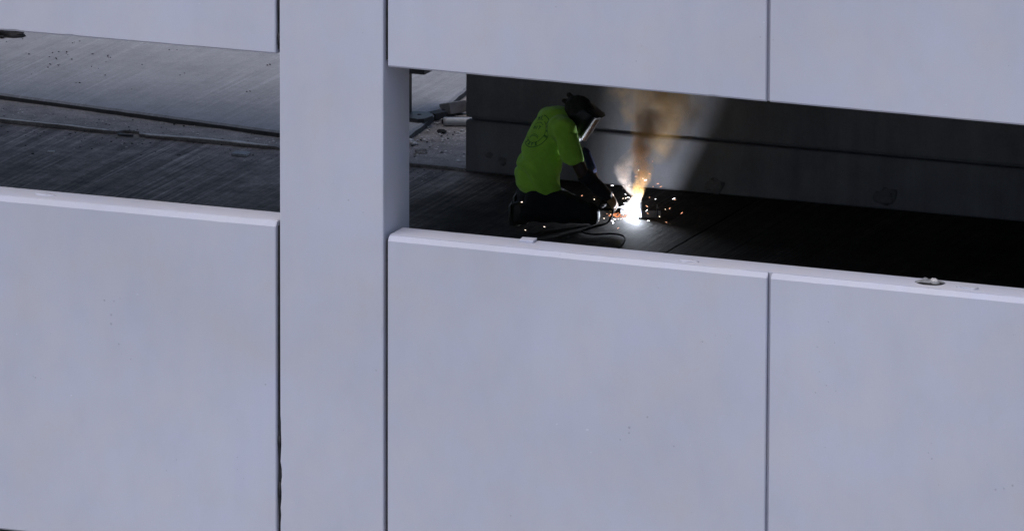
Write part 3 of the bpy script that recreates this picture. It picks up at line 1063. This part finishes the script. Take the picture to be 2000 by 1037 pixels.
bm = bmesh.new(); add_box(bm, .150, .158, -.05, .06, .0102, .075)
from_bm('flange', bm, M['steel'], piece)
bm = bmesh.new()
pp = [(-.10, .0), (-.022, .0), (-.012, .05), (-.010, .085), (-.10, .06)]
add_loft(bm, [[Vector((u_, .075, z)) for u_, z in pp], [Vector((u_, .081, z)) for u_, z in pp]])
from_bm('arc_shade_plate', bm, M['black'], piece)  # added plate that keeps arc light off the left part of the wall
piece.rotation_euler = (0, 0, PSI)
# hot orange weld spatter to the left of the arc
bm = bmesh.new()
for i in range(70):
    a = rnd.uniform(0, 1) ** .7
    stone(bm, (-.05 - a * .13 + rnd.gauss(0, .008), rnd.gauss(-.01, .025), .003), rnd.uniform(.002, .005), i)
o = from_bm('weld_spatter', bm, glow('hot_spatter', (1, .32, .12), 1.2))
o.location = (AW.x, AW.y, 0)
tag(o, 'glowing orange weld spatter on the floor left of the arc', 'spatter', kind='stuff')

# the arc: a lit lamp, so it carries its own light
arc = thing('welding_arc', 'blinding white welding arc at the electrode tip', 'welding arc', AW, PSI)
bm = bmesh.new()
bmesh.ops.create_icosphere(bm, subdivisions=3, radius=1)
for v in bm.verts:
    k = 1 + .5 * noise.noise(v.co * 1.7) + .25 * noise.noise(v.co * 5)
    v.co = Vector((v.co.x * .013, v.co.y * .013, v.co.z * .011)) * k
core = from_bm('arc_core', bm, glow('arc_white', (.80, .87, 1.0), 5600), arc, True)

# sparks: each one a small glowing bead
sm = []
for k in range(3):
    bm = bmesh.new()
    bmesh.ops.create_icosphere(bm, subdivisions=1, radius=1)
    for v in bm.verts:
        v.co = Vector((v.co.x * (.0042 + .0018 * k), v.co.y * .0026, v.co.z * .0028))
    me = bpy.data.meshes.new('spark')
    bm.to_mesh(me); bm.free()
    me.materials.append(glow('spark_glow_%s' % 'abc'[k], [(1, .78, .6), (1, .5, .3), (.95, .9, 1)][k], [3.0, 1.6, 5.0][k]))
    sm.append(me)
SPARKS = [(1019, 395, 0), (1042, 403, 0), (1057, 394, 0), (1129, 411, 0), (1163, 361, 1), (1160, 389, 0), (1136, 382, 1), (1195, 362, 2), (1221, 379, 2), (1227, 385, 2), (1220, 396, 2), (1170, 404, 0), (1185, 417, 1), (1193, 418, 0),
          (1160, 420, 0), (1179, 426, 0), (1195, 431, 2), (1197, 437, 2), (1201, 428, 2), (1273, 315, 1), (1246, 332, 0), (1241, 344, 1), (1267, 339, 1), (1284, 358, 1), (1274, 364, 1), (1289, 364, 1), (1279, 388, 2),
          (1315, 387, 2), (1317, 389, 1), (1298, 408, 0), (1307, 406, 1), (1287, 422, 0), (1300, 433, 1), (1026, 455, 0), (1063, 443, 0), (1262, 402, 1), (1264, 416, 1), (1210, 404, 2), (1250, 370, 1), (1228, 362, 1), (1206, 445, 1), (1330, 415, 1), (1146, 428, 1)]
for i in range(16):
    a, q = rnd.uniform(0, 6.28), 18 + abs(rnd.gauss(0, 28))
    SPARKS.append((1228 + math.cos(a) * q * 1.25, min(440, 408 + math.sin(a) * q), rnd.choice((0, 1, 2))))
for i, (px, py, k) in enumerate(SPARKS):
    v_ = -.17 if px < 1135 else rnd.uniform(-.12, .10)
    if py > 440: v_ = -.30
    z_ = max(.006, (432 - py - 63.4 * v_) / 273)
    o = bpy.data.objects.new('spark', sm[k])
    COL.objects.link(o)
    o.location = W @ Vector(((px - 1080) / 280, v_, z_))
    o.scale = (rnd.uniform(.55, 1.9), rnd.uniform(.6, 1.1), rnd.uniform(.6, 1.1))
    o.rotation_euler = (0, rnd.uniform(-.9, .9), PSI + rnd.uniform(-.5, .5))
    tag(o, 'tiny glowing spark flying off the weld', 'spark', 'sparks flying off the weld')

# ------------------------------------------------------------------ smoke (real volumes that rise from the arc)
smoke = thing('welding_smoke', 'orange brown smoke plume rising from the welding arc', 'smoke', (AW.x, AW.y, 0), PSI)
def curve_node(t, x, pts):
    """piecewise curve of x (x already 0..1) with y 0..1"""
    n_ = t.n('ShaderNodeFloatCurve')
    cv = n_.mapping.curves[0]
    while len(cv.points) < len(pts):
        cv.points.new(.5, .5)
    for p, (a, b) in zip(cv.points, pts):
        p.location = (a, b)
    n_.mapping.update()
    t.l(x, n_.inputs['Value'])
    return n_.outputs[0]
def plume(name, prof, dens, color, aniso=.0, warp=.5, nscale=9, dprof=None, cut=.42, colors=None, thr=.12):
    """prof: list of (z, centre u, centre v, radius). Density fades from the axis and is torn by noise."""
    z0, z1 = prof[0][0], prof[-1][0]
    rmax = max(p[3] for p in prof)
    umin, umax = min(p[1] for p in prof) - .01, max(p[1] for p in prof) + .01
    vmin, vmax = min(p[2] for p in prof) - .01, max(p[2] for p in prof) + .01
    bm = bmesh.new()
    add_loft(bm, [oval(Vector((u_, v_, z)), Vector((r * 1.5 + .01, 0, 0)), Vector((0, r * 1.5 + .01, 0)), 20) for z, u_, v_, r in prof])
    t = NT(name + '_vapour')
    t.t.nodes.remove(t.b)
    c = t.n('ShaderNodeTexCoord')
    sp0 = t.n('ShaderNodeSeparateXYZ'); t.l(c.outputs['Object'], sp0.inputs[0])
    zn = t.math('DIVIDE', t.math('SUBTRACT', sp0.outputs['Z'], z0), z1 - z0, clamp=True)
    rad = t.math('MULTIPLY', curve_node(t, zn, [((p[0] - z0) / (z1 - z0), p[3] / rmax) for p in prof]), rmax)
    # turbulence: shift the sample point by a coloured noise, more where the plume is wide
    nz = t.n('ShaderNodeTexNoise'); nz.inputs['Scale'].default_value = nscale; nz.inputs['Detail'].default_value = 4; nz.inputs['Roughness'].default_value = .6
    mp = t.n('ShaderNodeMapping'); mp.inputs['Scale'].default_value = (1, 1, .7); mp.inputs['Location'].default_value = (len(name) * 1.7, 3, len(name) * .9)
    t.l(c.outputs['Object'], mp.inputs['Vector']); t.l(mp.outputs[0], nz.inputs['Vector'])
    sub = t.n('ShaderNodeVectorMath', operation='SUBTRACT'); t.l(nz.outputs['Color'], sub.inputs[0]); sub.inputs[1].default_value = (.5, .5, .5)
    scl = t.n('ShaderNodeVectorMath', operation='SCALE'); t.l(sub.outputs[0], scl.inputs[0]); t.l(t.math('MULTIPLY', rad, warp * 3), scl.inputs['Scale'])
    add = t.n('ShaderNodeVectorMath', operation='ADD'); t.l(c.outputs['Object'], add.inputs[0]); t.l(scl.outputs[0], add.inputs[1])
    sp = t.n('ShaderNodeSeparateXYZ'); t.l(add.outputs[0], sp.inputs[0])
    cu = t.math('ADD', t.math('MULTIPLY', curve_node(t, zn, [((p[0] - z0) / (z1 - z0), (p[1] - umin) / (umax - umin)) for p in prof]), umax - umin), umin)
    cv = t.math('ADD', t.math('MULTIPLY', curve_node(t, zn, [((p[0] - z0) / (z1 - z0), (p[2] - vmin) / (vmax - vmin)) for p in prof]), vmax - vmin), vmin)
    du = t.math('SUBTRACT', sp.outputs['X'], cu); dv = t.math('SUBTRACT', sp.outputs['Y'], cv)
    dist = t.math('DIVIDE', t.math('SQRT', t.math('ADD', t.math('MULTIPLY', du, du), t.math('MULTIPLY', dv, dv))), rad)
    fall = t.math('POWER', t.math('SUBTRACT', 1.0, dist, clamp=True), .9)
    n2 = t.n('ShaderNodeTexNoise'); n2.inputs['Scale'].default_value = nscale * 1.8; n2.inputs['Detail'].default_value = 5; n2.inputs['Roughness'].default_value = .62
    t.l(add.outputs[0], n2.inputs['Vector'])
    tear = t.math('MULTIPLY', t.math('SUBTRACT', n2.outputs['Fac'], cut - .12, clamp=True), 4.6, clamp=True)
    d_ = t.math('MULTIPLY', fall, tear)
    d_ = t.math('MULTIPLY', d_, curve_node(t, zn, dprof or [(0, 1), (1, 1)]))
    d_ = t.math('MULTIPLY', d_, dens)
    vol = t.n('ShaderNodeVolumePrincipled')
    vol.inputs['Color'].default_value = (*color, 1)
    if colors:
        t.l(t.ramp(zn, colors), vol.inputs['Color'])
    vol.inputs['Anisotropy'].default_value = aniso
    t.l(d_, vol.inputs['Density'])
    t.l(vol.outputs[0], t.o.inputs['Volume'])
    o = from_bm(name, bm, t.m, smoke, True)
    return o
plume('fume_column', [(.004, -.005, -.01, .030), (.03, -.008, -.01, .046), (.07, -.016, -.01, .054), (.11, -.005, .0, .052), (.15, .02, .008, .05), (.22, .04, .015, .06), (.30, .055, .02, .068), (.40, .045, .02, .085), (.48, .04, .03, .088), (.58, .08, .05, .11), (.75, .10, .08, .15)],
      42, (1, .7, .4), dprof=[(0, .35), (.12, .45), (.25, .8), (.35, .8), (.6, .7), (.85, .5), (1, .0)], warp=.58, nscale=10, cut=.48,
      colors=[(0, (.97, .96, 1)), (.12, (.98, .93, .9)), (.22, (1, .60, .24)), (.6, (.95, .50, .20)), (1, (.75, .43, .22))])
plume('fume_wisp', [(.16, -.02, -.03, .02), (.23, -.06, -.03, .045), (.30, -.085, -.02, .06), (.38, -.07, -.01, .075), (.46, -.02, .0, .06), (.52, .02, .02, .03)],
      22, (.98, .80, .68), dprof=[(0, .2), (.3, 1), (.7, .8), (1, 0)], warp=.42, nscale=11, cut=.48)
plume('fume_cloud', [(.36, .20, .08, .06), (.46, .21, .12, .16), (.58, .20, .14, .23), (.74, .20, .16, .30), (.95, .19, .2, .32), (1.15, .18, .22, .28), (1.35, .15, .25, .10)],
      8, (.96, .62, .27), dprof=[(0, .3), (.3, .9), (.6, 1), (1, .2)], warp=.75, nscale=4.6, cut=.47)
